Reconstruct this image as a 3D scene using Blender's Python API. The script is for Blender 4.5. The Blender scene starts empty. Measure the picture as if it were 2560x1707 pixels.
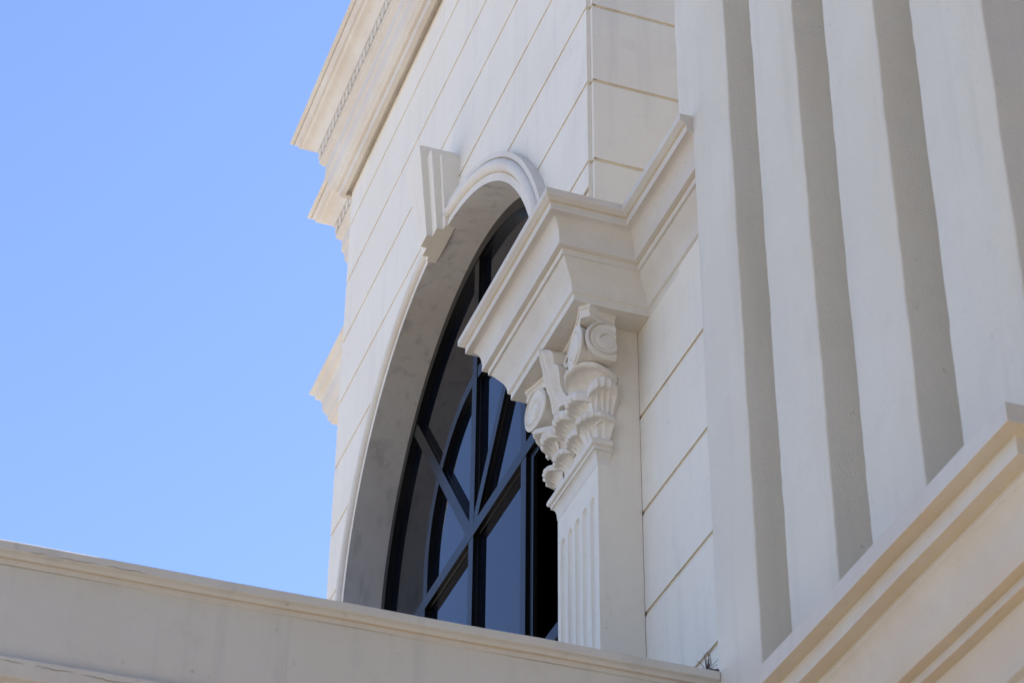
import bpy, bmesh, math, random
from mathutils import Vector, Matrix, noise
R = math.radians
rng = random.Random(7)
sc = bpy.context.scene
col = sc.collection

# ------------------------------------------------------------------ camera
CAM = (-3.13833412, -7.92039671, -8.06206793)
RIGHT = Vector((0.94179811, -0.33606044, 0.00892729))
DOWN = Vector((0.20517011, 0.55354065, -0.80715424))
FWD = Vector((0.266311, 0.76200795, 0.5902731))
cd = bpy.data.cameras.new('camera'); cam = bpy.data.objects.new('camera', cd); col.objects.link(cam)
m = Matrix.Identity(4)
for i in range(3):
    m[i][0] = RIGHT[i]; m[i][1] = -DOWN[i]; m[i][2] = -FWD[i]; m[i][3] = CAM[i]
cam.matrix_world = m
cd.sensor_fit = 'HORIZONTAL'; cd.sensor_width = 36.0; cd.lens = 36.0 * 5924.373 / 2560.0
cd.clip_start = 0.1; cd.clip_end = 6000
cd.dof.use_dof = True; cd.dof.focus_distance = 10.2; cd.dof.aperture_fstop = 6.3
sc.camera = cam

# ------------------------------------------------------------------ light
SUN_DIR = Vector((0.985, 0.174, 0.0)).normalized()
SUN_EL = R(50)
sd = Vector((SUN_DIR.x * math.cos(SUN_EL), SUN_DIR.y * math.cos(SUN_EL), math.sin(SUN_EL)))
w = bpy.data.worlds.new('World'); sc.world = w; w.use_nodes = True
nt = w.node_tree
sky = nt.nodes.new('ShaderNodeTexSky'); sky.sky_type = 'NISHITA'; sky.sun_disc = False
sky.sun_elevation = SUN_EL; sky.sun_rotation = math.atan2(SUN_DIR.x, SUN_DIR.y)
sky.altitude = 0; sky.air_density = 1.0; sky.dust_density = 0.2; sky.ozone_density = 4.8
tint = nt.nodes.new('ShaderNodeMix'); tint.data_type = 'RGBA'; tint.blend_type = 'MULTIPLY'; tint.inputs[0].default_value = 1.0
tint.inputs[7].default_value = (1.05, 0.965, 1.03, 1)
nt.links.new(sky.outputs[0], tint.inputs[6]); nt.links.new(tint.outputs[2], nt.nodes['Background'].inputs[0])
nt.nodes['Background'].inputs[1].default_value = 0.133
sl = bpy.data.lights.new('sun', 'SUN'); sl.energy = 4.8; sl.angle = R(0.53); sl.color = (1.0, 0.95, 0.87)
so = bpy.data.objects.new('sun', sl); col.objects.link(so)
so.rotation_euler = (-sd).to_track_quat('-Z', 'Y').to_euler()
so.location = (10, 5, 20)
sc.view_settings.view_transform = 'Standard'; sc.view_settings.look = 'None'
sc.view_settings.gamma = 1.0; sc.view_settings.use_curve_mapping = False
sc.view_settings.exposure = 1.07
try:
    sc.cycles.max_bounces = 8; sc.cycles.diffuse_bounces = 6; sc.cycles.use_denoising = True
except Exception:
    pass

EX = 9.5
GZ = -9.66            # street level

# ------------------------------------------------------------------ materials
def new_mat(name):
    mt = bpy.data.materials.new(name); mt.use_nodes = True
    return mt, mt.node_tree, mt.node_tree.nodes['Principled BSDF']

def stone(name, base, warm, dark, rough=0.7, streak=0.35, pit=0.5, patch=0.6, grain=0.02, course=None, grain_scale=260, pit_scale=38):
    mt, t, p = new_mat(name)
    N, L = t.nodes.new, t.links.new
    g = N('ShaderNodeNewGeometry')
    def noise_tex(scale, detail, mul=None, rough_=0.55):
        n = N('ShaderNodeTexNoise'); n.inputs['Scale'].default_value = scale
        n.inputs['Detail'].default_value = detail; n.inputs['Roughness'].default_value = rough_
        if mul:
            mp = N('ShaderNodeMapping'); mp.inputs['Scale'].default_value = mul
            L(g.outputs['Position'], mp.inputs['Vector']); L(mp.outputs[0], n.inputs['Vector'])
        else:
            L(g.outputs['Position'], n.inputs['Vector'])
        return n.outputs['Fac']
    def ramp(f, a, b, lo=0.0, hi=1.0):
        r = N('ShaderNodeMapRange'); r.interpolation_type = 'SMOOTHSTEP'
        r.inputs[1].default_value = a; r.inputs[2].default_value = b
        r.inputs[3].default_value = lo; r.inputs[4].default_value = hi
        L(f, r.inputs[0]); return r.outputs[0]
    def mix(fac, a, b, mode='MIX'):
        x = N('ShaderNodeMix'); x.data_type = 'RGBA'; x.blend_type = mode
        if isinstance(fac, float): x.inputs[0].default_value = fac
        else: L(fac, x.inputs[0])
        for s, v in ((6, a), (7, b)):
            if isinstance(v, tuple): x.inputs[s].default_value = (*v, 1)
            else: L(v, x.inputs[s])
        return x.outputs[2]
    c = mix(ramp(noise_tex(1.7, 5), 0.38, 0.66, 0, patch), base, warm)
    c = mix(ramp(noise_tex(4.5, 6, rough_=0.7), 0.52, 0.75, 0, patch * 0.7), c, warm)
    c = mix(ramp(noise_tex(1.0, 5, (11, 11, 0.9)), 0.5, 0.72, 0, streak), c, dark)
    c = mix(ramp(noise_tex(2.6, 8, rough_=0.68), 0.55, 0.74, 0, streak * 0.7), c, dark)
    cluster = ramp(noise_tex(2.3, 3), 0.42, 0.60)
    pits = ramp(noise_tex(pit_scale, 4), 0.65, 0.73)
    mm = N('ShaderNodeMath'); mm.operation = 'MULTIPLY'; L(pits, mm.inputs[0]); L(cluster, mm.inputs[1])
    m2 = N('ShaderNodeMath'); m2.operation = 'MULTIPLY'; L(mm.outputs[0], m2.inputs[0]); m2.inputs[1].default_value = pit * 0.6
    c = mix(m2.outputs[0], c, tuple(v * 0.45 for v in dark))
    c = mix(ramp(noise_tex(16, 5, rough_=0.7), 0.42, 0.68, 0, 0.30), c, warm)
    c = mix(ramp(noise_tex(7, 6, rough_=0.75), 0.52, 0.72, 0, 0.28), c, dark)
    if course:
        z0, h = course
        s = N('ShaderNodeSeparateXYZ'); L(g.outputs['Position'], s.inputs[0])
        a = N('ShaderNodeMath'); a.operation = 'SUBTRACT'; L(s.outputs[2], a.inputs[0]); a.inputs[1].default_value = z0
        b = N('ShaderNodeMath'); b.operation = 'DIVIDE'; L(a.outputs[0], b.inputs[0]); b.inputs[1].default_value = h
        f = N('ShaderNodeMath'); f.operation = 'FLOOR'; L(b.outputs[0], f.inputs[0])
        wn = N('ShaderNodeTexWhiteNoise'); wn.noise_dimensions = '1D'; L(f.outputs[0], wn.inputs['W'])
        c = mix(ramp(wn.outputs['Value'], 0, 1, 0, 0.28), c, warm)
    L(c, p.inputs['Base Color'])
    p.inputs['Roughness'].default_value = rough
    p.inputs['Specular IOR Level'].default_value = 0.3
    bp = N('ShaderNodeBump'); bp.inputs['Strength'].default_value = 0.6; bp.inputs['Distance'].default_value = grain
    ad = N('ShaderNodeMath'); ad.operation = 'SUBTRACT'
    L(noise_tex(grain_scale, 4, rough_=0.6), ad.inputs[0]); L(mm.outputs[0], ad.inputs[1])
    L(ad.outputs[0], bp.inputs['Height']); L(bp.outputs[0], p.inputs['Normal'])
    return mt

WHITE = (0.805, 0.755, 0.65); BEIGE = (0.62, 0.55, 0.465); GREY = (0.62, 0.57, 0.505)
M_wall = stone('limestone_courses', WHITE, (0.77, 0.71, 0.605), GREY, streak=0.3, patch=0.6, grain=0.0012, course=(0.217, 0.5))
M_wallb = stone('limestone_courses_lower', WHITE, (0.77, 0.71, 0.605), GREY, streak=0.3, patch=0.6, grain=0.0012, course=(-2.742, 0.4455))
M_mould = stone('limestone_moulding', (0.70, 0.66, 0.585), BEIGE, GREY, streak=0.22, patch=0.75, grain=0.0015, pit=0.6)
M_cap = stone('carved_limestone', (0.73, 0.685, 0.605), (0.66, 0.575, 0.465), GREY, streak=0.15, patch=0.8, grain=0.0012, pit=0.3)
M_key = stone('keystone_limestone', (0.71, 0.67, 0.60), (0.67, 0.62, 0.55), (0.55, 0.52, 0.475), streak=0.4, patch=0.6, grain=0.0015, pit=0.8)
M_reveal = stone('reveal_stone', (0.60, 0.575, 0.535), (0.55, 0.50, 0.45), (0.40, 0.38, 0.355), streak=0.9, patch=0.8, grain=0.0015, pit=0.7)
M_parapet = stone('parapet_stone', (0.68, 0.645, 0.575), (0.66, 0.61, 0.525), (0.52, 0.495, 0.45), streak=0.4, patch=0.6, grain=0.0015, pit=0.75, pit_scale=26)
M_stained = stone('stained_stone', (0.62, 0.535, 0.42), (0.62, 0.485, 0.33), (0.50, 0.42, 0.32), streak=0.3, patch=0.9, grain=0.0015, pit=0.6)
M_grout = stone('tan_grout', (0.72, 0.62, 0.46), (0.64, 0.52, 0.34), (0.46, 0.37, 0.25), streak=0.4, patch=0.9, grain=0.003, pit=0.8)
M_far = stone('low_bounce_render', (0.17, 0.165, 0.155), (0.15, 0.14, 0.125), (0.12, 0.11, 0.10), rough=0.9)  # dark tone chosen so the added masses and terrace bounce little light
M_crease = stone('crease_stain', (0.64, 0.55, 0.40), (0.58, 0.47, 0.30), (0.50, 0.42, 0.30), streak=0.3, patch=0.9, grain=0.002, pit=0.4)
M_stucco = stone('stucco', (0.755, 0.70, 0.595), (0.725, 0.665, 0.555), (0.63, 0.585, 0.50), rough=0.9, streak=0.4, patch=0.8, grain=0.006, pit=0.0, grain_scale=190)
M_ground = stone('pale_paving', (0.50, 0.445, 0.375), (0.45, 0.395, 0.325), (0.38, 0.335, 0.28), rough=0.9, streak=0.3, patch=0.8, grain=0.004, pit=0.3)

def plain(name, c, rough, spec=0.5, ior=1.5):
    mt, t, p = new_mat(name)
    N, L = t.nodes.new, t.links.new
    n = N('ShaderNodeTexNoise'); n.inputs['Scale'].default_value = 14; n.inputs['Detail'].default_value = 5
    g = N('ShaderNodeNewGeometry'); L(g.outputs['Position'], n.inputs['Vector'])
    x = N('ShaderNodeMix'); x.data_type = 'RGBA'; x.inputs[6].default_value = (*c, 1)
    x.inputs[7].default_value = (*[v * 1.6 + 0.002 for v in c], 1)
    L(n.outputs['Fac'], x.inputs[0]); L(x.outputs[2], p.inputs['Base Color'])
    r = N('ShaderNodeMapRange'); r.inputs[3].default_value = rough * 0.8; r.inputs[4].default_value = rough * 1.3
    L(n.outputs['Fac'], r.inputs[0]); L(r.outputs[0], p.inputs['Roughness'])
    p.inputs['IOR'].default_value = ior; p.inputs['Specular IOR Level'].default_value = spec
    return mt
M_frame = plain('black_painted_metal', (0.006, 0.006, 0.006), 0.22, 0.19, 1.42)
M_glass = plain('dark_window_glass', (0.002, 0.003, 0.006), 0.012, 0.5, 1.38)
M_glass.node_tree.nodes['Principled BSDF'].inputs['Specular Tint'].default_value = (0.5, 0.66, 1.0, 1)
M_room = plain('dark_interior', (0.004, 0.004, 0.004), 0.9, 0.0)  # near-black colour stands in for the unlit room
M_twig = plain('dry_twig', (0.085, 0.05, 0.045), 0.8, 0.2)
M_redleaf = plain('dark_red_leaf', (0.055, 0.006, 0.012), 0.5, 0.4)
M_crack = plain('crack_dirt', (0.22, 0.175, 0.12), 0.9, 0.1)

# ------------------------------------------------------------------ mesh helpers
class MB:
    def __init__(s): s.v = []; s.f = []; s.mi = []
    def add(s, vs, fs, mi=0):
        o = len(s.v); s.v += [tuple(v) for v in vs]
        for f in fs: s.f.append([i + o for i in f]); s.mi.append(mi)
    def box(s, a, b, mi=0):
        (x0, y0, z0), (x1, y1, z1) = a, b
        s.add([(x0,y0,z0),(x1,y0,z0),(x1,y1,z0),(x0,y1,z0),(x0,y0,z1),(x1,y0,z1),(x1,y1,z1),(x0,y1,z1)],
              [(0,3,2,1),(4,5,6,7),(0,1,5,4),(1,2,6,5),(2,3,7,6),(3,0,4,7)], mi)
    def prism_x(s, poly, x0, x1, mi=0):
        """polygon in (y,z) extruded along x"""
        n = len(poly)
        vs = [(x0, y, z) for y, z in poly] + [(x1, y, z) for y, z in poly]
        fs = [tuple(range(n)), tuple(range(2*n-1, n-1, -1))] + [(i, i+n, (i+1) % n + n, (i+1) % n) for i in range(n)]
        s.add(vs, fs, mi)
    def build(s, name, mats, parent=None, bevel=0.0, smooth=32, solid=0.0, sub=0):
        off = Vector((0, 0, 0)); p = parent
        while p is not None: off += p.location; p = p.parent
        me = bpy.data.meshes.new(name)
        me.from_pydata([(x - off.x, y - off.y, z - off.z) for x, y, z in s.v], [], s.f)
        if not isinstance(mats, (list, tuple)): mats = [mats]
        for q in mats: me.materials.append(q)
        for i, pl in enumerate(me.polygons): pl.material_index = s.mi[i]; pl.use_smooth = True
        bm = bmesh.new(); bm.from_mesh(me); bmesh.ops.remove_doubles(bm, verts=bm.verts, dist=1e-5)
        bmesh.ops.recalc_face_normals(bm, faces=bm.faces); bm.to_mesh(me); bm.free()
        if smooth: me.set_sharp_from_angle(angle=R(smooth))
        ob = bpy.data.objects.new(name, me); col.objects.link(ob); ob.parent = parent
        if solid:
            md = ob.modifiers.new('solidify', 'SOLIDIFY'); md.thickness = solid; md.offset = 0
        if sub:
            md = ob.modifiers.new('subsurf', 'SUBSURF'); md.levels = sub; md.render_levels = sub
        if bevel:
            md = ob.modifiers.new('bevel', 'BEVEL'); md.width = bevel; md.segments = 2
            md.limit_method = 'ANGLE'; md.angle_limit = R(40)
        return ob

def thing(name, label, cat, loc, group=None):
    o = bpy.data.objects.new(name, None); col.objects.link(o); o.location = loc
    o.empty_display_size = 0.3
    o['label'] = label; o['category'] = cat
    if group: o['group'] = group
    return o

def offset_path(path, d, side):
    """offset 2D polyline with mitres; side=+1 -> left of travel"""
    out = []; n = len(path)
    nr = []
    for i in range(n - 1):
        dx, dy = path[i+1][0] - path[i][0], path[i+1][1] - path[i][1]
        l = math.hypot(dx, dy); nr.append((-dy / l * side, dx / l * side))
    for i in range(n):
        if i == 0: a = nr[0]; out.append((path[0][0] + a[0]*d, path[0][1] + a[1]*d)); continue
        if i == n - 1: a = nr[-1]; out.append((path[-1][0] + a[0]*d, path[-1][1] + a[1]*d)); continue
        a, b = nr[i-1], nr[i]
        k = 1 + a[0]*b[0] + a[1]*b[1]
        out.append((path[i][0] + (a[0]+b[0]) / k * d, path[i][1] + (a[1]+b[1]) / k * d))
    return out

def sweep(mb, path, prof, side, caps=True, back=True, mats=None, wob=0.0):
    """prof: list of (outward offset, z), path: list of (x,y)"""
    rows = [[(x, y, z) for x, y in offset_path(path, o, side)] for o, z in prof]
    n = len(path); vs = [v for r in rows for v in r]
    if wob:
        vs = [(x + wob * noise.noise((x*3, y*3, z*3)), y + wob * noise.noise((x*3+9, y*3, z*3)), z + wob * noise.noise((x*3, y*3+7, z*3))) for x, y, z in vs]
    m_ = len(prof); rng_ = range(m_ if back else m_ - 1)
    o = len(mb.v); mb.v += vs
    for i in rng_:
        j = (i + 1) % m_
        for k in range(n - 1):
            mb.f.append([o + i*n + k, o + i*n + k+1, o + j*n + k+1, o + j*n + k])
            mb.mi.append(mats[i] if mats and i < len(mats) else 0)
    if caps:
        mb.f.append([o + i*n for i in range(m_)]); mb.mi.append(0)
        mb.f.append([o + i*n + n-1 for i in reversed(range(m_))]); mb.mi.append(0)

def densify(path, step):
    out = [path[0]]
    for a, b in zip(path, path[1:]):
        l = math.hypot(b[0]-a[0], b[1]-a[1]); k = max(1, int(l / step))
        out += [(a[0] + (b[0]-a[0])*i/k, a[1] + (b[1]-a[1])*i/k) for i in range(1, k+1)]
    return out

def catmull(pts, k):
    out = []
    P = [pts[0]] + list(pts) + [pts[-1]]
    for i in range(1, len(P) - 2):
        for j in range(k):
            t = j / k
            out.append(tuple(0.5 * ((2*b) + (c-a)*t + (2*a-5*b+4*c-d)*t*t + (-a+3*b-3*c+d)*t**3)
                             for a, b, c, d in zip(P[i-1], P[i], P[i+1], P[i+2])))
    out.append(tuple(pts[-1])); return out

def tube(mb, pts, rad, seg=6, mi=0):
    rows = []
    for i, p in enumerate(pts):
        a = Vector(pts[max(0, i-1)]); b = Vector(pts[min(len(pts)-1, i+1)]); d = (b - a).normalized()
        u = d.cross(Vector((0.3, 0.9, 0.17))).normalized(); v = d.cross(u)
        r = rad[i] if isinstance(rad, (list, tuple)) else rad
        rows.append([Vector(p) + (u*math.cos(t) + v*math.sin(t)) * r for t in [2*math.pi*k/seg for k in range(seg)]])
    vs = [v for r in rows for v in r]; fs = []
    for i in range(len(pts)-1):
        for k in range(seg): fs.append((i*seg+k, i*seg+(k+1) % seg, (i+1)*seg+(k+1) % seg, (i+1)*seg+k))
    fs.append(tuple(range(seg))); fs.append(tuple(range((len(pts)-1)*seg, len(pts)*seg)))
    mb.add(vs, fs, mi)

# ------------------------------------------------------------------ ground
gb = MB(); gb.add([(-900,-900,GZ),(900,-900,GZ),(900,900,GZ),(-900,900,GZ)], [(0,1,2,3)])
g = gb.build('ground', M_ground, smooth=0); g['kind'] = 'structure'

# added unseen masses behind the camera, put in to block the low southern sky
ob_ = MB(); ob_.box((-9, -24, GZ), (24, -12.6, 5.6)); ob_.box((-9.2, -24.2, 5.6), (24.2, -12.4, 6.0))
ob_.box((EX, -12.9, GZ), (22, -5.0, 0.5))  # added unseen block that keeps sun off the ground in front
fc_ = ob_.build('added_sky_blocker', M_far, bevel=0.02); fc_['kind'] = 'structure'

# ================================================================== TOWER WITH THE ARCHED WINDOW
YW = 4.475; CY = 2.23; ZC = -1.30; RI = 1.685; CH = 0.5; ZJ = 0.217; ZTOP = 2.56
B = thing('stone_building', 'tall pale limestone building with a large arched window under a dentilled cornice', 'building', (1.5, CY, GZ))

ZI = -1.95; RW = 1.96; RO = RI + 0.045      # impost level, half width of the opening below it
def half(z):
    if z >= ZC + RO: return 0.0
    return RO if z <= ZC else math.sqrt(max(0, RO*RO - (z-ZC)**2))

def wall_bands(mb, z0, z1, x0, x1, mi, y0=0.0, y1=YW):
    """facade strip between z0 and z1 cut by the arched opening, front x0, back x1"""
    top = ZC + RO
    if z0 < ZI - 1e-6:
        zz = min(z1, ZI)
        mb.prism_x([(y0, z0), (CY - RW, z0), (CY - RW, zz), (y0, zz)], x0, x1, mi)
        mb.prism_x([(CY + RW, z0), (y1, z0), (y1, zz), (CY + RW, zz)], x0, x1, mi)
        if z1 <= ZI: return
        z0 = ZI
    if z0 >= top:
        mb.prism_x([(y0, z0), (y1, z0), (y1, z1), (y0, z1)], x0, x1, mi); return
    zs = min(z1, top); n = 14 if zs > ZC else 1
    zz = [z0 + (zs - z0) * (1 - (1 - i/n)**2) for i in range(n+1)]
    for s in (-1, 1):
        e = y0 if s < 0 else y1
        for a, b in zip(zz, zz[1:]):
            mb.prism_x([(e, a), (CY + s*half(a), a), (CY + s*half(b), b), (e, b)], x0, x1, mi)
    if z1 > zs + 1e-6: mb.prism_x([(y0, zs), (y1, zs), (y1, z1), (y0, z1)], x0, x1, mi)

wb = MB()
js = [ZJ + CH*k for k in range(-16, 5)]
edges = [-7.9] + js + [ZTOP]
GAP = 0.0105
for a, b in zip(edges, edges[1:]):
    if b < -6: continue
    wall_bands(wb, a + GAP, b - GAP, 0.0, 0.005, 0)
    wb.box((0.0051, 0.0003, a + GAP), (0.0201, 0.03, b - GAP), 0)
    wb.box((0.0200, -0.0278, a + GAP), (0.040, 0.0004, b - GAP), 0)
wall_bands(wb, -8.0, -5.8, 0.0, 0.005, 0)
wall_bands(wb, -8.0, ZTOP, 0.0052, 0.05, 1, y0=0.0305)
wb.box((0.0070, 0.004, -8.0), (0.05, 0.0304, ZTOP), 1)             # tan bed joints show behind the courses
# return at the near corner (rebated arris) and the far return
for a, b in zip(edges, edges[1:]):
    wb.box((0.0202, -0.028, a + GAP), (9.0, -0.0220, b - GAP), 0)
    wb.box((0.020, YW + 0.004, a + GAP), (9.0, YW + 0.016, b - GAP), 0)
wb.box((0.0250, -0.0219, GZ), (9.0, 0.030, ZTOP), 1)
wb.box((0.030, YW - 0.03, GZ), (9.0, YW + 0.0039, ZTOP), 1)
wb.box((9.0, -0.02, GZ), (9.1, YW, ZTOP), 0)
wb.box((-0.0, 0.0, GZ), (0.05, YW, -8.01), 0)
wall = wb.build('wall', [M_wall, M_grout], B, bevel=0.001, smooth=20)
rb = MB(); rb.box((-0.12, -0.12, ZTOP + 0.47), (9.1, YW + 0.11, ZTOP + 0.62)); rb.build('roof', M_wall, B)
ib = MB(); ib.box((1.2, 0.05, -6), (1.3, YW - 0.05, 2.4)); ib.box((0.06, 0.05, -6.1), (1.2, YW-0.05, -6.0)); ib.box((0.06, 0.05, 2.4), (1.3, YW-0.05, 2.5))
ib.build('interior', M_room, B, smooth=0)

# far wing, set back behind the left edge of the facade
XWING, YWING = 0.345, 5.245
gb_ = MB()
for a, b in zip(edges, edges[1:]):
    gb_.box((XWING, YW + 0.02, a + GAP), (XWING + 0.012, YWING, b - GAP), 0)
    gb_.box((XWING + 0.012, YWING - 0.012, a + GAP), (9.0, YWING, b - GAP), 0)
gb_.box((XWING + 0.0121, YW + 0.02, GZ), (9.0, YWING - 0.0121, ZTOP), 1)
gb_.build('wing_wall', [M_wall, M_grout], B, bevel=0.002, smooth=20)

# main cornice
cyma = catmull([(0.305, 3.079), (0.268, 3.062), (0.238, 3.03), (0.219, 2.995)], 5)
cav = catmull([(0.148, 2.712), (0.143, 2.69), (0.139, 2.65), (0.128, 2.622)], 4)
prof = [(0.0, 3.20), (0.36, 3.20), (0.385, 3.178), (0.385, 3.163), (0.364, 3.150), (0.364, 3.156), (0.358, 3.156), (0.356, 3.143), (0.336, 3.121), (0.334, 3.100), (0.318, 3.096)] + cyma + \
       [(0.192, 2.995), (0.192, 2.914), (0.203, 2.908), (0.203, 2.884), (0.188, 2.876), (0.186, 2.860), (0.163, 2.842), (0.163, 2.738), (0.150, 2.724)] + cav + \
       [(0.114, 2.610), (0.112, 2.596), (0.094, 2.580), (0.074, 2.576), (0.072, 2.518), (0.036, 2.516), (0.034, 2.552), (0.0, 2.555)]
cpath = [(9.0, -0.014), (0.0, -0.014), (0.0, YW), (XWING, YW), (XWING, YWING), (9.0, YWING)]
cpath[1] = (0.0, -0.014)
cb = MB(); sweep(cb, cpath, prof, 1)
cornice = cb.build('cornice', M_mould, B, bevel=0.0, smooth=28)
proto = None
def dentils(p0, p1, nx, ny):
    global proto
    l = math.hypot(p1[0]-p0[0], p1[1]-p0[1]); n = int(l / 0.0836)
    ux, uy = (p1[0]-p0[0])/l, (p1[1]-p0[1])/l
    for i in range(n):
        t = (i + 0.5) * l / n
        if proto is None:
            db = MB(); db.box((-0.0135, -0.0295, -0.038), (0.0135, 0.0295, 0.038))
            o = proto = db.build('dentil', M_mould, None, bevel=0.003, smooth=20); o.parent = cornice
        else:
            o = proto.copy(); col.objects.link(o); o.parent = cornice
        o.location = (p0[0] + ux*t + nx*0.1995 - B.location.x, p0[1] + uy*t + ny*0.1995 - B.location.y, 2.9555 - B.location.z)
        o.rotation_euler = (0, 0, 0 if nx else R(90))
dentils((0, -0.19), (0, YW + 0.21), -1, 0)
dentils((XWING, YW + 0.26), (XWING, YWING + 0.21), -1, 0)
dentils((-0.16, -0.014), (2.0, -0.014), 0, -1)

# string course on the far wing
sp = [(0.0, 1.56), (0.285, 1.535), (0.294, 1.53), (0.294, 1.512), (0.262, 1.488), (0.258, 1.458), (0.240, 1.449)] + \
     catmull([(0.232, 1.44), (0.219, 1.407), (0.209, 1.34), (0.18, 1.283)], 5) + [(0.178, 1.246), (0.162, 1.233), (0.157, 1.21), (0.127, 1.19), (0.0, 1.17)]
sb = MB(); sweep(sb, [(XWING, YW + 0.02), (XWING, YWING), (4.0, YWING)], sp, 1); sb.build('string_course', M_mould, B, smooth=28)

# arch moulding and reveal: profile (radius, x) run round the opening
def arch_sweep(mb, prof, z_bottom, n=72, mi=0, close=False, a0=0.0, a1=math.pi, zc=ZC, straight=True):
    stations = []
    if straight: stations.append(('s', -1))
    stations += [('a', a0 + (a1 - a0) * i / n) for i in range(n + 1)]
    if straight: stations.append(('s', 1))
    rows = []
    for kind, a in stations:
        if kind == 's': rows.append([(x, CY + (r if a < 0 else -r), z_bottom) for r, x in prof])
        else: rows.append([(x, CY + r * math.cos(a), zc + r * math.sin(a)) for r, x in prof])
    o = len(mb.v); k = len(prof)
    for r in rows: mb.v += r
    for i in range(len(rows) - 1):
        for j in range(k if close else k - 1):
            j2 = (j + 1) % k
            mb.f.append([o + i*k + j, o + i*k + j2, o + (i+1)*k + j2, o + (i+1)*k + j]); mb.mi.append(mi)
    if close:
        mb.f.append([o + j for j in range(k)]); mb.mi.append(mi)
        mb.f.append([o + (len(rows)-1)*k + j for j in reversed(range(k))]); mb.mi.append(mi)
tor = [(1.771 + 0.036*math.cos(t), -0.040 - 0.034*math.sin(t)) for t in [math.pi * (1 - i/9) for i in range(10)]]
ap = [(RI, -0.0455), (1.728, -0.0455), (1.730, -0.040)] + tor + [(1.811, -0.040), (1.813, -0.055), (1.842, -0.055), (1.842, 0.004)]
ab = MB(); arch_sweep(ab, ap, ZI)
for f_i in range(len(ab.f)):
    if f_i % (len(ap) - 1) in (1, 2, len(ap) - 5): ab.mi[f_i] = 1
ab.build('arch_moulding', [M_mould, M_crease], B, smooth=30)
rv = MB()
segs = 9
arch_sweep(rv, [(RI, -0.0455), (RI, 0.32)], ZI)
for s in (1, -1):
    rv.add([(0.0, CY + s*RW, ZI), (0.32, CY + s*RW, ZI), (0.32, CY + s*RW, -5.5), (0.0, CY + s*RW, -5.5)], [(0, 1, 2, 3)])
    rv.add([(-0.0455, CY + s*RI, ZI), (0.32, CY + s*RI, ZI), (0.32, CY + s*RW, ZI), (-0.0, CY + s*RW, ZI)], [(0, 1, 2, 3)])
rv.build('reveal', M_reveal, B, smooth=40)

# keystone: three stepped, tapering layers leaning outwards
kb = MB()
z0 = 0.372
for hb, ht, xb, xt, z1 in ((0.0575, 0.145, -0.133, -0.222, 0.952), (0.135, 0.210, -0.098, -0.170, 0.884), (0.177, 0.237, -0.061, -0.117, 0.842)):
    pts = []
    dz = 0.0012 * (0 if hb < 0.1 else (1 if hb < 0.15 else 2))
    for (hh, xx, z) in ((hb, xb, z0 + dz), (ht, xt, z1)):
        pts += [(xx, CY - hh, z), (xx, CY + hh, z), (0.002, CY + hh, z), (0.002, CY - hh, z)]
    kb.add(pts, [(0,1,2,3), (4,5,6,7), (0,1,5,4), (1,2,6,5), (2,3,7,6), (3,0,4,7)])
kb.build('keystone', M_wall, B, bevel=0.003, smooth=20)

# ---------------------------------------------------------------- window
XF = 0.188; XG = 0.228; HB = 0.038
fb = MB()
arch_sweep(fb, [(1.684, XF), (1.612, XF), (1.612, 0.212), (1.609, 0.2135), (1.609, XG + 0.02), (1.684, XG + 0.02)], -5.0, close=True)
for s in (1, -1):
    fb.box((XF, min(CY + s*1.685, CY + s*(RW + 0.03)), -5.0), (XG + 0.02, max(CY + s*1.685, CY + s*(RW + 0.03)), ZI - 0.001))
win = fb.build('window', M_frame, B, smooth=30)
def bar(name, p0, p1, dx=0.0, hw=HB, parent=win):
    (ya, za), (yb, zb) = p0, p1
    l = math.hypot(yb-ya, zb-za); nx, nz = -(zb-za)/l, (yb-ya)/l
    mb = MB(); xs = [(hw, XF + dx), (hw, 0.2145), (hw + 0.003, 0.2155), (hw + 0.003, XG + 0.004)]
    sec = xs + [(-o, x) for o, x in reversed(xs)]
    k = len(sec); vs = [(x, ya + nx*o, za + nz*o) for o, x in sec] + [(x, yb + nx*o, zb + nz*o) for o, x in sec]
    mb.add(vs, [tuple(range(k)), tuple(range(2*k-1, k-1, -1))] + [(i, (i+1) % k, (i+1) % k + k, i + k) for i in range(k)])
    return mb.build(name, M_frame, parent, bevel=0.0015, smooth=20)
ZT = -1.505; YM = 0.82
bar('transom', (CY - 1.62, ZT), (CY + 1.62, ZT), 0.0)
bar('mullion', (CY - 0.005, ZT - 0.03), (CY - 0.005, -5.0), 0.002)
bar('mullion', (CY + YM, ZT - 0.03), (CY + YM, -5.0), 0.002)
bar('mullion', (CY - YM, ZT - 0.03), (CY - YM, -5.0), 0.002)
bar('mullion', (CY - 0.005, ZT + 0.03), (CY - 0.005, ZC + 1.62), 0.003)
hub = (CY, ZT - 0.015)
for s in (1, -1):
    an = R(51.2); d = (s*math.cos(an), math.sin(an))
    # run out to the outer frame
    t = 0.0
    while math.hypot(hub[0] + d[0]*t - CY, hub[1] + d[1]*t - ZC) < 1.635: t += 0.005
    bar('spoke', (hub[0] + d[0]*0.05, hub[1] + d[1]*0.05), (hub[0] + d[0]*t, hub[1] + d[1]*t), 0.0045)
rb_ = MB()
arch_sweep(rb_, [(0.842, XF + 0.006), (0.768, XF + 0.006), (0.768, 0.2145), (0.765, 0.2155), (0.765, XG + 0.004), (0.845, XG + 0.004), (0.845, 0.2155), (0.842, 0.2145)], ZT, n=40, close=True)
rb_.build('arched_bar', M_frame, win, smooth=30)
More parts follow.
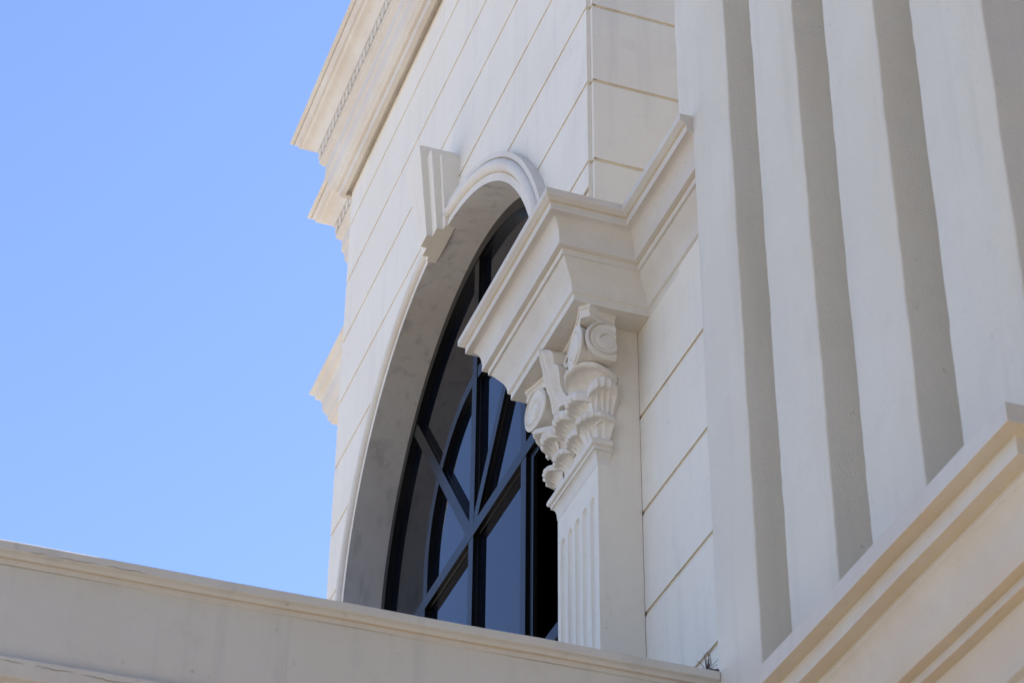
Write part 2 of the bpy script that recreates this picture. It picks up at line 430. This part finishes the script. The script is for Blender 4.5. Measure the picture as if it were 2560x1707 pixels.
# panes: everything but the right light under the transom, which stands open
pn = MB()
n = 48
poly = [(CY + 1.63*math.cos(math.pi*i/n), ZC + 1.63*math.sin(math.pi*i/n)) for i in range(n+1)] + [(CY - 1.63, ZT), (CY + 1.63, ZT)]
pn.add([(XG, y, z) for y, z in poly], [tuple(range(len(poly)))])
pn.add([(XG, CY + 1.63, ZT), (XG, CY - YM, ZT), (XG, CY - YM, -5.0), (XG, CY + 1.63, -5.0)], [(0, 1, 2, 3)])
pn.add([(XG, CY - YM, -2.77), (XG, CY - 1.63, -2.77), (XG, CY - 1.63, -5.0), (XG, CY - YM, -5.0)], [(0, 1, 2, 3)])
pn.build('pane', M_glass, win, smooth=0)
sash = MB()
for a, b in (((0.206, 1.308, -2.75), (0.226, 1.348, -1.552)), ((0.206, 0.600, -2.75), (0.226, 0.64, -1.552)),
             ((0.207, 0.64, -1.592), (0.226, 1.308, -1.552)), ((0.207, 0.64, -2.75), (0.226, 1.308, -2.71))):
    sash.box(a, b)
sash.build('sash', M_frame, win, smooth=20)
bar('transom', (CY - YM - HB, -2.755), (CY - 1.62, -2.755), 0.004)

# ================================================================== PORTICO WITH PILASTER
XB = -0.088
P = thing('portico', 'white stone portico bay with a carved Corinthian pilaster and moulded entablature', 'portico', (1.0, -0.9, GZ))
pb = MB()
jb = [-2.742 - 0.4455*k for k in range(0, 15)]
eb = [-2.0, ] + jb + [GZ + 0.02]
for i, (t, b) in enumerate(zip(eb, eb[1:])):
    pb.box((XB, -1.64, b + 0.0095), (XB + 0.007, -0.33, t - (0.0095 if i else 0)), 0)
pb.box((XB + 0.0071, -1.64, GZ), (3.0, -0.20, -1.96), 1)
pb.box((0.035, -0.199, GZ), (3.0, -0.030, -1.96), 0)
pb.build('wall', [M_wallb, M_grout], P, bevel=0.002, smooth=20)

# entablature
ZE = -1.938; XFz, YN, YFar = -0.416, -0.872, -0.120
c1 = catmull([(0.157, -0.084), (0.129, -0.090), (0.108, -0.118), (0.099, -0.160), (0.099, -0.200)], 5)
c2 = catmull([(0.067, -0.232), (0.052, -0.256), (0.028, -0.292), (0.0155, -0.322), (0.011, -0.354)], 5)
ep = [(0.184, 0.0), (0.184, -0.031), (0.1645, -0.0458), (0.157, -0.0515)] + c1 + [(0.083, -0.204), (0.078, -0.205), (0.077, -0.231)] + c2 + [(0.0, -0.360), (0.0, -0.391)]
ep = [(-0.06, 0.0)] + ep + [(-0.06, -0.391)]
eprof = [(o, ZE + z) for o, z in ep]
epath = [(-0.004, YFar), (XFz, YFar), (XFz, YN), (-0.088, YN), (-0.088, -1.6485)]
en = MB(); sweep(en, densify(epath, 0.25), eprof, -1, mats=[0, 0, 0, 1] + [0]*(len(c1) + 0) + [0, 1, 0] + [0]*60, wob=0.0015)
# soffit and top
en.add([(XFz + 0.03, YFar - 0.03, ZE - 0.3895), (XB + 0.05, YFar - 0.03, ZE - 0.3895), (XB + 0.05, YN + 0.03, ZE - 0.3895), (XFz + 0.03, YN + 0.03, ZE - 0.3895)], [(0, 1, 2, 3)])
en.box((XFz, YN, ZE - 0.02), (3.0, -0.031, ZE - 0.003))
en.box((-0.15, -1.64, ZE - 0.02), (3.0, YN - 0.001, ZE - 0.003))
ent = en.build('entablature', [M_mould, M_crease], P, bevel=0.002, smooth=28)

# pilaster shaft with five flutes
PY0, PY1, PX = -0.745, -0.303, -0.272
ps = MB()
ny, nz = 150, 150
zt, zb = -3.0, -5.2
ctr = [-0.359, -0.439, -0.519, -0.599, -0.683]
def depth(y, z):
    d = 0.0
    for c in ctr:
        rr = 0.0235; dy = y - c; zc = -3.122 - rr
        q = abs(dy) if z < zc else math.hypot(dy, z - zc)
        if q < rr: d = max(d, 0.016 * math.sqrt(1 - (q/rr)**2))
    return d
zs = [zt + (zb - zt) * i / 220 for i in range(0, 221)]
zs = sorted(set([round(z, 4) for z in zs if z < -3.2] + [round(-3.0 - 0.004*i, 4) for i in range(0, 52)]), reverse=True)
yy = [PY0 + (PY1 - PY0) * i / ny for i in range(ny + 1)]
vs = [(PX + depth(y, z), y, z) for z in zs for y in yy]
k = ny + 1
ps.add(vs, [(i*k + j, i*k + j + 1, (i+1)*k + j + 1, (i+1)*k + j) for i in range(len(zs)-1) for j in range(ny)])
ps.add([(PX, PY0, zt), (PX, PY0, zb), (-0.09, PY0, zb), (-0.09, PY0, zt)], [(0, 1, 2, 3)])
ps.add([(PX, PY1, zt), (PX, PY1, zb), (-0.09, PY1, zb), (-0.09, PY1, zt)], [(0, 1, 2, 3)])
ps.box((-0.221, PY0, zt - 0.0), (-0.09, PY1, ZE - 0.386))
ps.build('pilaster_shaft', M_wallb, P, smooth=35)

# ---- capital
Y0 = -0.522; HW = 0.221
bell = MB()
rows = []
for z, o in ((-2.96, 0.0), (-2.88, 0.004), (-2.75, 0.008), (-2.6, 0.016), (-2.5, 0.03), (-2.40, 0.052), (-2.375, 0.06)):
    rows.append([(-0.215, Y0 - HW - o, z), (PX - o, Y0 - HW - o, z), (PX - o, Y0 + HW + o, z), (-0.215, Y0 + HW + o, z)])
vs = [v for r in rows for v in r]
bell.add(vs, [(i*4 + j, i*4 + j + 1, (i+1)*4 + j + 1, (i+1)*4 + j) for i in range(len(rows)-1) for j in range(3)] + [(3, 2, 1, 0), tuple(range(len(vs)-4, len(vs)))])
CAP = bell.build('capital', M_cap, P, bevel=0.006, smooth=40)

rg = MB()
rp = [(0.0, -2.888), (0.022, -2.893), (0.033, -2.902), (0.036, -2.914), (0.032, -2.925), (0.022, -2.930), (0.0225, -2.944)] + catmull([(0.019, -2.945), (0.010, -2.953), (0.004, -2.972), (0.001, -3.004)], 5)
sweep(rg, [(-0.219, Y0 + HW), (PX, Y0 + HW), (PX, Y0 - HW), (-0.219, Y0 - HW)], [(-0.03, -2.888)] + rp + [(-0.03, -3.004)], -1)
rg.build('neck_ring', M_cap, CAP, smooth=35)

# abacus
def abacus_plan(grow):
    pts = []
    t = 0.0
    ycorn, xcorn = 0.318, -0.372
    for i in range(15):
        u = -1 + 2*i/14
        pts.append((xcorn + 0.048 * (1 - u*u) - grow, Y0 + u*ycorn))
    pts.append((xcorn + 0.026, Y0 + ycorn + 0.026 + grow))
    for i in range(1, 6):
        u = i/5; pts.append((xcorn + 0.026 + u*(-0.219 - xcorn - 0.026), Y0 + ycorn + 0.026 + grow - 0.045*math.sin(u*math.pi/2)))
    side = [(x, 2*Y0 - y) for x, y in pts[15:]]
    return pts + [], side
def ab_ring(grow):
    a, s = abacus_plan(grow)
    return list(reversed(s)) + a
ac = MB(); rows = []
for z, gr in ((-2.3285, 0.010), (-2.348, 0.010), (-2.349, 0.004), (-2.36, -0.002), (-2.368, -0.004), (-2.369, 0.004), (-2.390, 0.004)):
    rows.append([(x, y, z) for x, y in ab_ring(gr)])
k = len(rows[0]); vs = [v for r in rows for v in r]
ac.add(vs, [(i*k + j, i*k + (j+1) % k, (i+1)*k + (j+1) % k, (i+1)*k + j) for i in range(len(rows)-1) for j in range(k)] + [tuple(range(k)), tuple(range(len(vs)-k, len(vs)))])
ac.build('abacus', M_cap, CAP, bevel=0.002, smooth=28)

# acanthus leaves: hollow fluted shells with a rounded overhanging lip
def leaf(base, n, h, w_, out, nflute=6):
    n = Vector((n[0], n[1], 0)).normalized(); s = Vector((-n.y, n.x, 0)); up = Vector((0, 0, 1)); b = Vector(base)
    cv = catmull([(0.10, 0.0), (0.11, 0.25), (0.15, 0.48), (0.25, 0.63), (0.46, 0.735), (0.72, 0.765), (0.91, 0.775), (1.0, 0.865), (0.97, 0.975), (0.82, 1.045), (0.50, 1.05), (0.0, 0.98)], 4)
    nu = 60; nv = len(cv); vs = []; jit = rng.uniform(-1, 1)
    for iv, (o, z) in enumerate(cv):
        t = min(1.0, iv / (nv * 0.62))                        # 0 base .. 1 at the lip
        wd = w_ * (0.62 + 0.38 * math.sin(t * math.pi * 0.5))
        fl_ = math.sin(min(1, t*1.5) * math.pi * 0.5) * (1 - max(0, (iv/nv - 0.60)) * 2.2)
        for iu in range(nu + 1):
            u = -1 + 2*iu/nu
            c_ = math.cos(u * nflute * math.pi)
            groove = (0.55 - abs(math.sin(u * nflute * math.pi * 0.5)) ** 0.75) * 0.0125 * max(0, fl_) * (1 - 0.25*abs(u))
            notch = (1 - abs(math.sin(u * nflute * math.pi * 0.5)) ** 0.35) * 0.0030 * max(0, t - 0.7) / 0.3
            oo = out * o * (1 - 0.30*u*u - 0.66*abs(u)**7) + groove - notch - 0.012*abs(u)**5
            zz = h * z * (1 - 0.20*u*u) - notch*0.6
            vs.append(b + s*(u*wd*0.5 + 0.002*jit*t) + n*oo + up*zz)
    mb = MB(); k = nu + 1
    mb.add(vs, [(i*k + j, i*k + j + 1, (i+1)*k + j + 1, (i+1)*k + j) for i in range(nv-1) for j in range(nu)])
    return mb.build('leaf', M_cap, CAP, smooth=50)
zr = -2.893
for dy in (0.071, -0.071):
    leaf((PX - 0.002, Y0 + dy, zr), (-1, 0), 0.112, 0.160, 0.066)
for s in (1, -1):
    leaf((PX + 0.006, Y0 + s*(HW - 0.020), zr), (-1, s*(0.35 if s > 0 else 0.75)), 0.112, 0.176, 0.072)
for dy in (0.142, 0.0, -0.142):
    leaf((PX - 0.004, Y0 + dy, zr + 0.065), (-1, 0), 0.182, 0.172, 0.092)
for s in (1, -1):
    leaf((-0.246, Y0 + s*(HW + 0.002), zr + 0.075), (-0.30, s), 0.188, 0.135, 0.076, nflute=5)
    leaf((-0.238, Y0 + s*(HW - 0.002), zr), (-0.05, s), 0.108, 0.085, 0.052, nflute=4)

# volutes: two spiral faces joined by a hollow band
def volute(s):
    mb = MB(); rad = 0.098; zc = -2.484
    fc = Vector((-0.366, Y0 + s*0.232, zc)); sc_ = Vector((-0.262, Y0 + s*0.318, zc))
    # in-plane axes: e points to the abacus corner
    fe = Vector((0.20, s, 0)).normalized() * 1.0; fe = Vector((-0.10, s, 0)).normalized(); fn = Vector((-1, -0.10*s, 0)).normalized()
    se = Vector((-1, s*0.10, 0)).normalized(); sn = Vector((-0.10, s, 0)).normalized()
    up = Vector((0, 0, 1)); nt_, nr_ = 80, 44
    def disc(c, e, nrm, sgn):
        vs = []
        for ir in range(nr_ + 1):
            r = rad * ir / nr_
            for it in range(nt_):
                t = 2*math.pi*it/nt_
                q_ = ir / nr_
                ph = q_ * 1.9 - t/(2*math.pi) * sgn
                f = abs(ph - math.floor(ph) - 0.5)
                hgt = 0.006 - 0.014 * math.exp(-(f/0.10)**2) * (1 if 0.16 < q_ < 0.90 else 0) + 0.004*math.cos(f*2*math.pi)
                if q_ < 0.34: hgt = max(hgt, 0.0075 - 0.04*max(0, q_ - 0.28))
                if q_ > 0.93: hgt = 0.006 * math.sqrt(max(0, 1 - ((q_ - 0.93)/0.07)**2)) - 0.002
                oval = 1.0 + 0.16*math.sin(t) * (1 if math.sin(t) < 0 else 0.3)
                vs.append(c + e * (r*math.cos(t)) + up * (r*math.sin(t)*oval) + nrm * hgt)
        fs = []
        for ir in range(nr_):
            for it in range(nt_): fs.append((ir*nt_ + it, ir*nt_ + (it+1) % nt_, (ir+1)*nt_ + (it+1) % nt_, (ir+1)*nt_ + it))
        mb.add(vs, fs)
        return vs[-nt_:]
    a = disc(fc, fe, fn, s); b = disc(sc_, se, sn, -s)
    mid = (fc + sc_) / 2
    rows = []
    for i in range(9):
        f = i / 8; bulge = math.sin(math.pi * f)
        row = []
        for it in range(nt_):
            p_ = a[it].lerp(b[it], f)
            inward = Vector((0.6, -s*0.6, 0)) * 0.038 * bulge
            shr = 1 - 0.10*bulge
            q = p_ + inward; q.z = zc + (q.z - zc) * shr
            row.append(q)
        rows.append(row)
    # short rounded lip at both faces
    vs = [v for r in rows for v in r]
    mb.add(vs, [(i*nt_ + j, i*nt_ + (j+1) % nt_, (i+1)*nt_ + (j+1) % nt_, (i+1)*nt_ + j) for i in range(8) for j in range(nt_)])
    # body behind, tying the scroll to the bell
    mb.add([(-0.225, Y0 + s*0.19, zc + 0.07), (-0.335, Y0 + s*0.19, zc + 0.07), (-0.335, Y0 + s*0.295, zc + 0.07), (-0.225, Y0 + s*0.295, zc + 0.07),
            (-0.225, Y0 + s*0.18, zc - 0.05), (-0.30, Y0 + s*0.18, zc - 0.05), (-0.30, Y0 + s*0.265, zc - 0.05), (-0.225, Y0 + s*0.265, zc - 0.05)],
           [(0,1,2,3), (4,5,6,7), (0,1,5,4), (1,2,6,5), (2,3,7,6), (3,0,4,7)])
    o = mb.build('volute', M_cap, CAP, smooth=0)
    bm = bmesh.new(); bm.from_mesh(o.data)
    xl = -0.2225 - P.location.x
    bmesh.ops.bisect_plane(bm, geom=bm.verts[:] + bm.edges[:] + bm.faces[:], plane_co=(xl, 0, 0), plane_no=(1, 0, 0), clear_outer=True)
    bm.to_mesh(o.data); bm.free(); o.data.set_sharp_from_angle(angle=R(38))
    return o
for s in (-1, 1): volute(s)

# calyx husks under the volutes
def husk(s):
    mb = MB(); nu = 36; vs = []
    n = Vector((-0.80, s*0.60, 0)).normalized(); t_ = Vector((-n.y, n.x, 0)); b = Vector((PX + 0.012, Y0 + s*0.172, -2.700 - (0.045 if s > 0 else 0.0))); up = Vector((0, 0, 1))
    cv = catmull([(0.0, 0.0), (0.024, 0.05), (0.052, 0.092), (0.086, 0.116), (0.115, 0.122), (0.126, 0.132), (0.118, 0.146), (0.10, 0.145), (0.0, 0.135), (-0.03, 0.10)], 4)
    for o, z in cv:
        v = min(1, z / 0.12)
        for iu in range(nu + 1):
            u = -1 + 2*iu/nu
            wd = 0.050 + 0.062*v
            rib = 0.006*(abs(math.sin(u*2.5*math.pi))**0.6 - 0.5)*v
            vs.append(b + t_*(u*wd) + n*(o*(1 - 0.22*u*u - 0.74*abs(u)**6) + rib) + up*(z - 0.030*u*u*(0.3 + v)))
    k = nu + 1
    mb.add(vs, [(i*k + j, i*k + j + 1, (i+1)*k + j + 1, (i+1)*k + j) for i in range(len(cv)-1) for j in range(nu)])
    mb.build('calyx', M_cap, CAP, smooth=50)
for s in (-1, 1): husk(s)

# centre flower over the abacus with small helices beside it
fl = MB()
outl = catmull([(0.070, -2.655), (0.066, -2.63), (0.050, -2.60), (0.044, -2.565), (0.050, -2.53), (0.060, -2.50), (0.058, -2.465), (0.040, -2.44), (0.044, -2.42), (0.047, -2.395), (0.034, -2.368), (0.018, -2.350), (0.004, -2.338)], 3)
outl = [(a*1.2, -2.338 + (z + 2.338)*0.92) for a, z in outl]
ncol = 17; vs = []
for hw_, z in outl:
    lean = PX - 0.056 - 0.080*max(0, (z + 2.635)/0.30)**0.8
    for c_ in range(ncol):
        u = -1 + 2*c_/(ncol-1)
        crease = 0.012*math.exp(-(u/0.12)**2)
        vs.append((lean - 0.026*(1 - abs(u)**2.2) + crease + 0.004*math.cos(u*8), Y0 + u*hw_, z))
nf = len(vs)
for hw_, z in outl:
    lean = PX - 0.056 - 0.080*max(0, (z + 2.635)/0.30)**0.8
    for c_ in range(ncol):
        u = -1 + 2*c_/(ncol-1)
        vs.append((lean + 0.070, Y0 + u*hw_*0.96, z))
m_ = len(outl); fs = []
for i in range(m_-1):
    for j in range(ncol-1):
        fs.append((i*ncol+j, i*ncol+j+1, (i+1)*ncol+j+1, (i+1)*ncol+j))
        fs.append((nf+i*ncol+j, nf+(i+1)*ncol+j, nf+(i+1)*ncol+j+1, nf+i*ncol+j+1))
    for c_ in (0, ncol-1): fs.append((i*ncol+c_, (i+1)*ncol+c_, nf+(i+1)*ncol+c_, nf+i*ncol+c_))
for j in range(ncol-1):
    fs.append((j, j+1, nf+j+1, nf+j)); q = (m_-1)*ncol
    fs.append((q+j, q+j+1, nf+q+j+1, nf+q+j))
fl.add(vs, fs); fl.build('fleuron', M_cap, CAP, smooth=45)
for s in (1, -1):
    hx = MB(); pts = []; rd = []
    for i in range(60):
        t = i/59; a = -1.3 + t*9.6; r = 0.042*(1 - 0.80*t)
        pts.append((PX - 0.062 - 0.020*t, Y0 + s*(0.098 - r*math.cos(a)), -2.448 + r*math.sin(a))); rd.append(0.0125*(1 - 0.45*t))
    stem = catmull([(PX - 0.020, Y0 + s*0.050, -2.66), (PX - 0.035, Y0 + s*0.060, -2.58), (PX - 0.055, Y0 + s*0.072, -2.52), pts[0]], 5)
    tube(hx, stem, 0.0145, 8); tube(hx, pts, rd, 8)
    hx.build('helix', M_cap, CAP, smooth=0)

# ================================================================== RIBBED STUCCO PIER
XS = -0.215
S = thing('stucco_pier', 'big pale stucco pier with deep vertical grooves above a projecting moulded cornice', 'pier', (1.5, -2.65, GZ))
sbm = MB()
plan = [(0.2, -1.512)]
def rnd(c, d0, d1, r=0.007):
    return [(c[0] + d0[0]*r, c[1] + d0[1]*r), (c[0] + (d0[0]+d1[0])*r*0.29, c[1] + (d0[1]+d1[1])*r*0.29), (c[0] + d1[0]*r, c[1] + d1[1]*r)]
plan_u = []
def profile_plan(ystart):
    p = [(3.0, ystart)] + rnd((XS, ystart), (1, 0), (0, -1))
    for a, b in ((-1.966, -2.182), (-2.511, -2.7275), (-3.060, -3.2765)):
        p += rnd((XS, a), (0, 1), (1, 0)) + [(XS + 0.50, a), (XS + 0.50, b)] + rnd((XS, b), (1, 0), (0, -1))
    p += rnd((XS, -3.662), (0, 1), (1, 0)) + [(3.0, -3.662)]
    return p
def extr(ystart, z0, z1, step):
    pl = profile_plan(ystart); n = len(pl); nzs = max(1, int((z1 - z0)/step)); o = len(sbm.v)
    for i in range(nzs + 1):
        z = z0 + (z1 - z0)*i/nzs
        for (x, y) in pl:
            j = 0.0042 if abs(x - XS) < 0.02 else 0.0
            sbm.v.append((x + 0.4*j*noise.noise((x*9, y*9, z*9)), y + j*(noise.noise((y*11+3, x*2, z*4)) + 0.9*noise.noise((y*11, 5, z*23))), z))
    for i in range(nzs):
        for k_ in range(n - 1):
            sbm.f.append([o + i*n + k_, o + i*n + k_+1, o + (i+1)*n + k_+1, o + (i+1)*n + k_]); sbm.mi.append(0)
    sbm.f.append([o + nzs*n + k_ for k_ in range(n)]); sbm.mi.append(0)
extr(-1.640, -5.2, ZE + 0.001, 0.045)
extr(-1.513, ZE + 0.0012, 1.2, 0.045)
sbm.box((3.0, -3.66, GZ), (3.1, -1.52, 1.2))
sbm.box((-0.19, -3.64, GZ), (3.0, -1.66, -5.21))
sbm.build('ribbed_wall', M_stucco, S, smooth=50)
# upper cap, above the picture
ucap = MB(); ucap.box((-0.33, -3.78, 1.2), (3.1, -1.40, 1.32)); ucap.box((-0.27, -3.72, 1.12), (3.1, -1.46, 1.199)); ucap.build('cap', M_mould, S, bevel=0.01)
# lower cornice
TX, TY, TZ = -0.535, -3.985, -4.876
k1 = catmull([(0.094, -0.124), (0.112, -0.134), (0.136, -0.165), (0.155, -0.215), (0.174, -0.244)], 5)
k2 = catmull([(0.242, -0.269), (0.250, -0.283), (0.275, -0.318), (0.292, -0.345), (0.300, -0.375)], 5)
lp = [(0.34, 0.004), (0.0, 0.0), (0.0, -0.056), (0.035, -0.056), (0.047, -0.056), (0.047, -0.108), (0.080, -0.108), (0.094, -0.108)] + k1 + [(0.198, -0.244), (0.207, -0.244), (0.207, -0.269), (0.230, -0.269), (0.242, -0.269)] + k2 + [(0.325, -0.377), (0.325, -0.42), (0.355, -0.42), (0.355, -0.5)]
mats = []
for i in range(len(lp)):
    a, b = lp[i], lp[(i+1) % len(lp)]
    mats.append((2 if b[0] - a[0] < 0.015 else 1) if (abs(a[1] - b[1]) < 1e-4 and i > 0 and b[0] > a[0]) else 0)
lc = MB(); lpath = densify([(TX, -1.70), (TX, TY + 0.45)], 0.2) + [(TX, TY)] + densify([(TX + 0.45, TY), (3.0, TY)], 0.2)
sweep(lc, lpath, [(-o, TZ + z) for o, z in lp], +1 if False else -1, mats=mats, wob=0.003)
lc.build('base_cornice', [M_mould, M_stained, M_crease], S, bevel=0.007, smooth=28)

# ================================================================== PARAPET
YP = -1.66; ZP = -4.357
W_ = thing('parapet_wall', 'long plain stone parapet wall with thin coping running below the window', 'wall', (-2.6, -1.55, GZ))
cp = MB()
cpp = [(-0.20, 0.0), (0.0, 0.0), (0.0, -0.031), (-0.018, -0.034), (-0.022, -0.0465), (-0.034, -0.0465), (-0.034, -0.062), (-0.20, -0.062)]
sweep(cp, densify([(-7.0, YP), (-0.2165, YP)], 0.2), [(o, ZP + z) for o, z in cpp], -1, mats=[0, 0, 0, 0, 1, 0, 0, 0], wob=0.003)
cp.build('coping', [M_parapet, M_stained], W_, bevel=0.003, smooth=28)
pp = MB()
xj = -1.655
pp.box((xj + 0.0002, YP + 0.040, -4.80), (-0.2165, YP + 0.20, ZP - 0.0625)); pp.box((-7.0, YP + 0.040, -4.80), (xj - 0.0002, YP + 0.20, ZP - 0.0625))
pp.box((-7.0, YP + 0.19, GZ), (-0.2, YP + 0.30, -4.801)); pp.box((-7.0, YP + 0.06, GZ), (-0.2, YP + 0.1899, -4.9))
pp.build('panel', M_parapet, W_, smooth=20)
mo = MB()
mpf = [(-0.10, -4.735), (-0.005, -4.735), (0.0, -4.742), (0.0, -4.803), (-0.030, -4.806), (-0.030, -4.83), (-0.055, -4.86), (-0.055, -4.9), (-0.10, -4.9)]
sweep(mo, densify([(-7.0, YP), (-0.56, YP)], 0.2), mpf, -1, wob=0.003)
mo.build('band_moulding', M_mould, W_, bevel=0.003, smooth=28)
ck = MB()
def crack(x0, x1, y, zf, amp, seed, step=0.012):
    r_ = random.Random(seed); pts = []; x = x0
    while x < x1:
        pts.append((x, y, zf(x) + amp*noise.noise((x*14, seed, 0)) + amp*0.6*r_.uniform(-1, 1))); x += step*r_.uniform(0.6, 1.4)
    i = 0
    while i < len(pts) - 3:
        l = r_.randint(3, 11)
        seg_ = pts[i:i+l+1]
        if len(seg_) > 2: tube(ck, seg_, [0.0003 + 0.0007*math.sin(math.pi*q/(len(seg_)-1)) for q in range(len(seg_))], 4)
        i += l if r_.random() < 0.75 else l + 2
crack(-2.62, -1.98, YP - 0.0008, lambda x: -4.752 - 0.010*math.sin((x + 2.6)*3), 0.005, 3)
crack(-2.48, -2.12, YP - 0.0008, lambda x: ZP - 0.026 - 0.004*(x + 2.4), 0.0035, 8)
ck.build('crack', M_crack, W_, smooth=0)
tf = MB(); tf.box((-6.9, YP + 0.21, -4.95), (-0.22, 4.4, -4.90)); te = tf.build('terrace', M_far, smooth=0); te['kind'] = 'structure'
tw = MB(); tw.box((-6.9, 4.3, GZ), (-0.01, 4.4, -4.951)); tw.box((-7.0, YP + 0.301, GZ), (-6.9, 4.4, -4.4)); tw.build('side_panel', M_parapet, W_, smooth=0)

# ================================================================== DRY PLANT BEHIND THE PARAPET
PLX, PLY = -0.216, -1.55
D = thing('dry_plant', 'small dry twiggy plant with dark red leaves peeking over the parapet end', 'plant', (PLX, PLY, -4.90))
rp_ = random.Random(5)
stalk = MB(); tube(stalk, [(PLX, PLY, -4.90), (PLX + 0.004, PLY, -4.6), (PLX - 0.001, PLY, -4.312)], [0.007, 0.006, 0.005], 7)
stalk.build('stalk', M_twig, D, smooth=60)
tips = [(-0.244, -4.262), (-0.237, -4.252), (-0.228, -4.245), (-0.212, -4.234), (-0.199, -4.226), (-0.206, -4.243), (-0.183, -4.240), (-0.176, -4.255), (-0.170, -4.262), (-0.225, -4.268), (-0.190, -4.262), (-0.215, -4.255), (-0.172, -4.275), (-0.166, -4.270)]
for tx, tz in tips:
    tb = MB(); b0 = Vector((PLX + rp_.uniform(-.004, .004), PLY, -4.316)); t1 = Vector((tx, PLY + rp_.uniform(-.03, .03), tz))
    md = b0.lerp(t1, 0.55) + Vector((rp_.uniform(-.006, .006), 0, rp_.uniform(0, .010)))
    pts = catmull([tuple(b0), tuple(md), tuple(t1)], 5)
    tube(tb, pts, [0.0016*(1 - 0.7*q/(len(pts)-1)) for q in range(len(pts))], 5)
    if rp_.random() < 0.6:
        f_ = md + Vector((rp_.uniform(-.014, .014), 0, rp_.uniform(.012, .024)))
        tube(tb, [tuple(md), tuple(md.lerp(f_, .5) + Vector((.002, 0, 0))), tuple(f_)], [0.0010, 0.0008, 0.0004], 5)
    tb.build('twig', M_twig, D, smooth=0)
for q in range(9):
    lf = MB(); a = -0.45 + 0.13*q; ln = 0.060 + 0.012*rp_.random()
    b0 = Vector((PLX + 0.006, PLY - 0.02 + 0.004*q, -4.303)); d_ = Vector((math.cos(a), 0.25*math.sin(q*2.1), math.sin(a)*0.7)).normalized()
    sd_ = d_.cross(Vector((0, 1, 0))).normalized()
    vs = []
    for i in range(7):
        f_ = i/6; wv = 0.0075*math.sin(math.pi*min(1, f_*0.9 + 0.1)); c_ = b0 + d_*ln*f_ + Vector((0, 0, -0.012*f_*f_))
        vs += [c_ - sd_*wv, c_ + Vector((0, -0.002, 0)), c_ + sd_*wv]
    lf.add(vs, [(i*3 + j, i*3 + j + 1, i*3 + j + 4, i*3 + j + 3) for i in range(6) for j in range(2)])
    lf.build('leaf', M_redleaf, D, smooth=0, solid=0.0008)
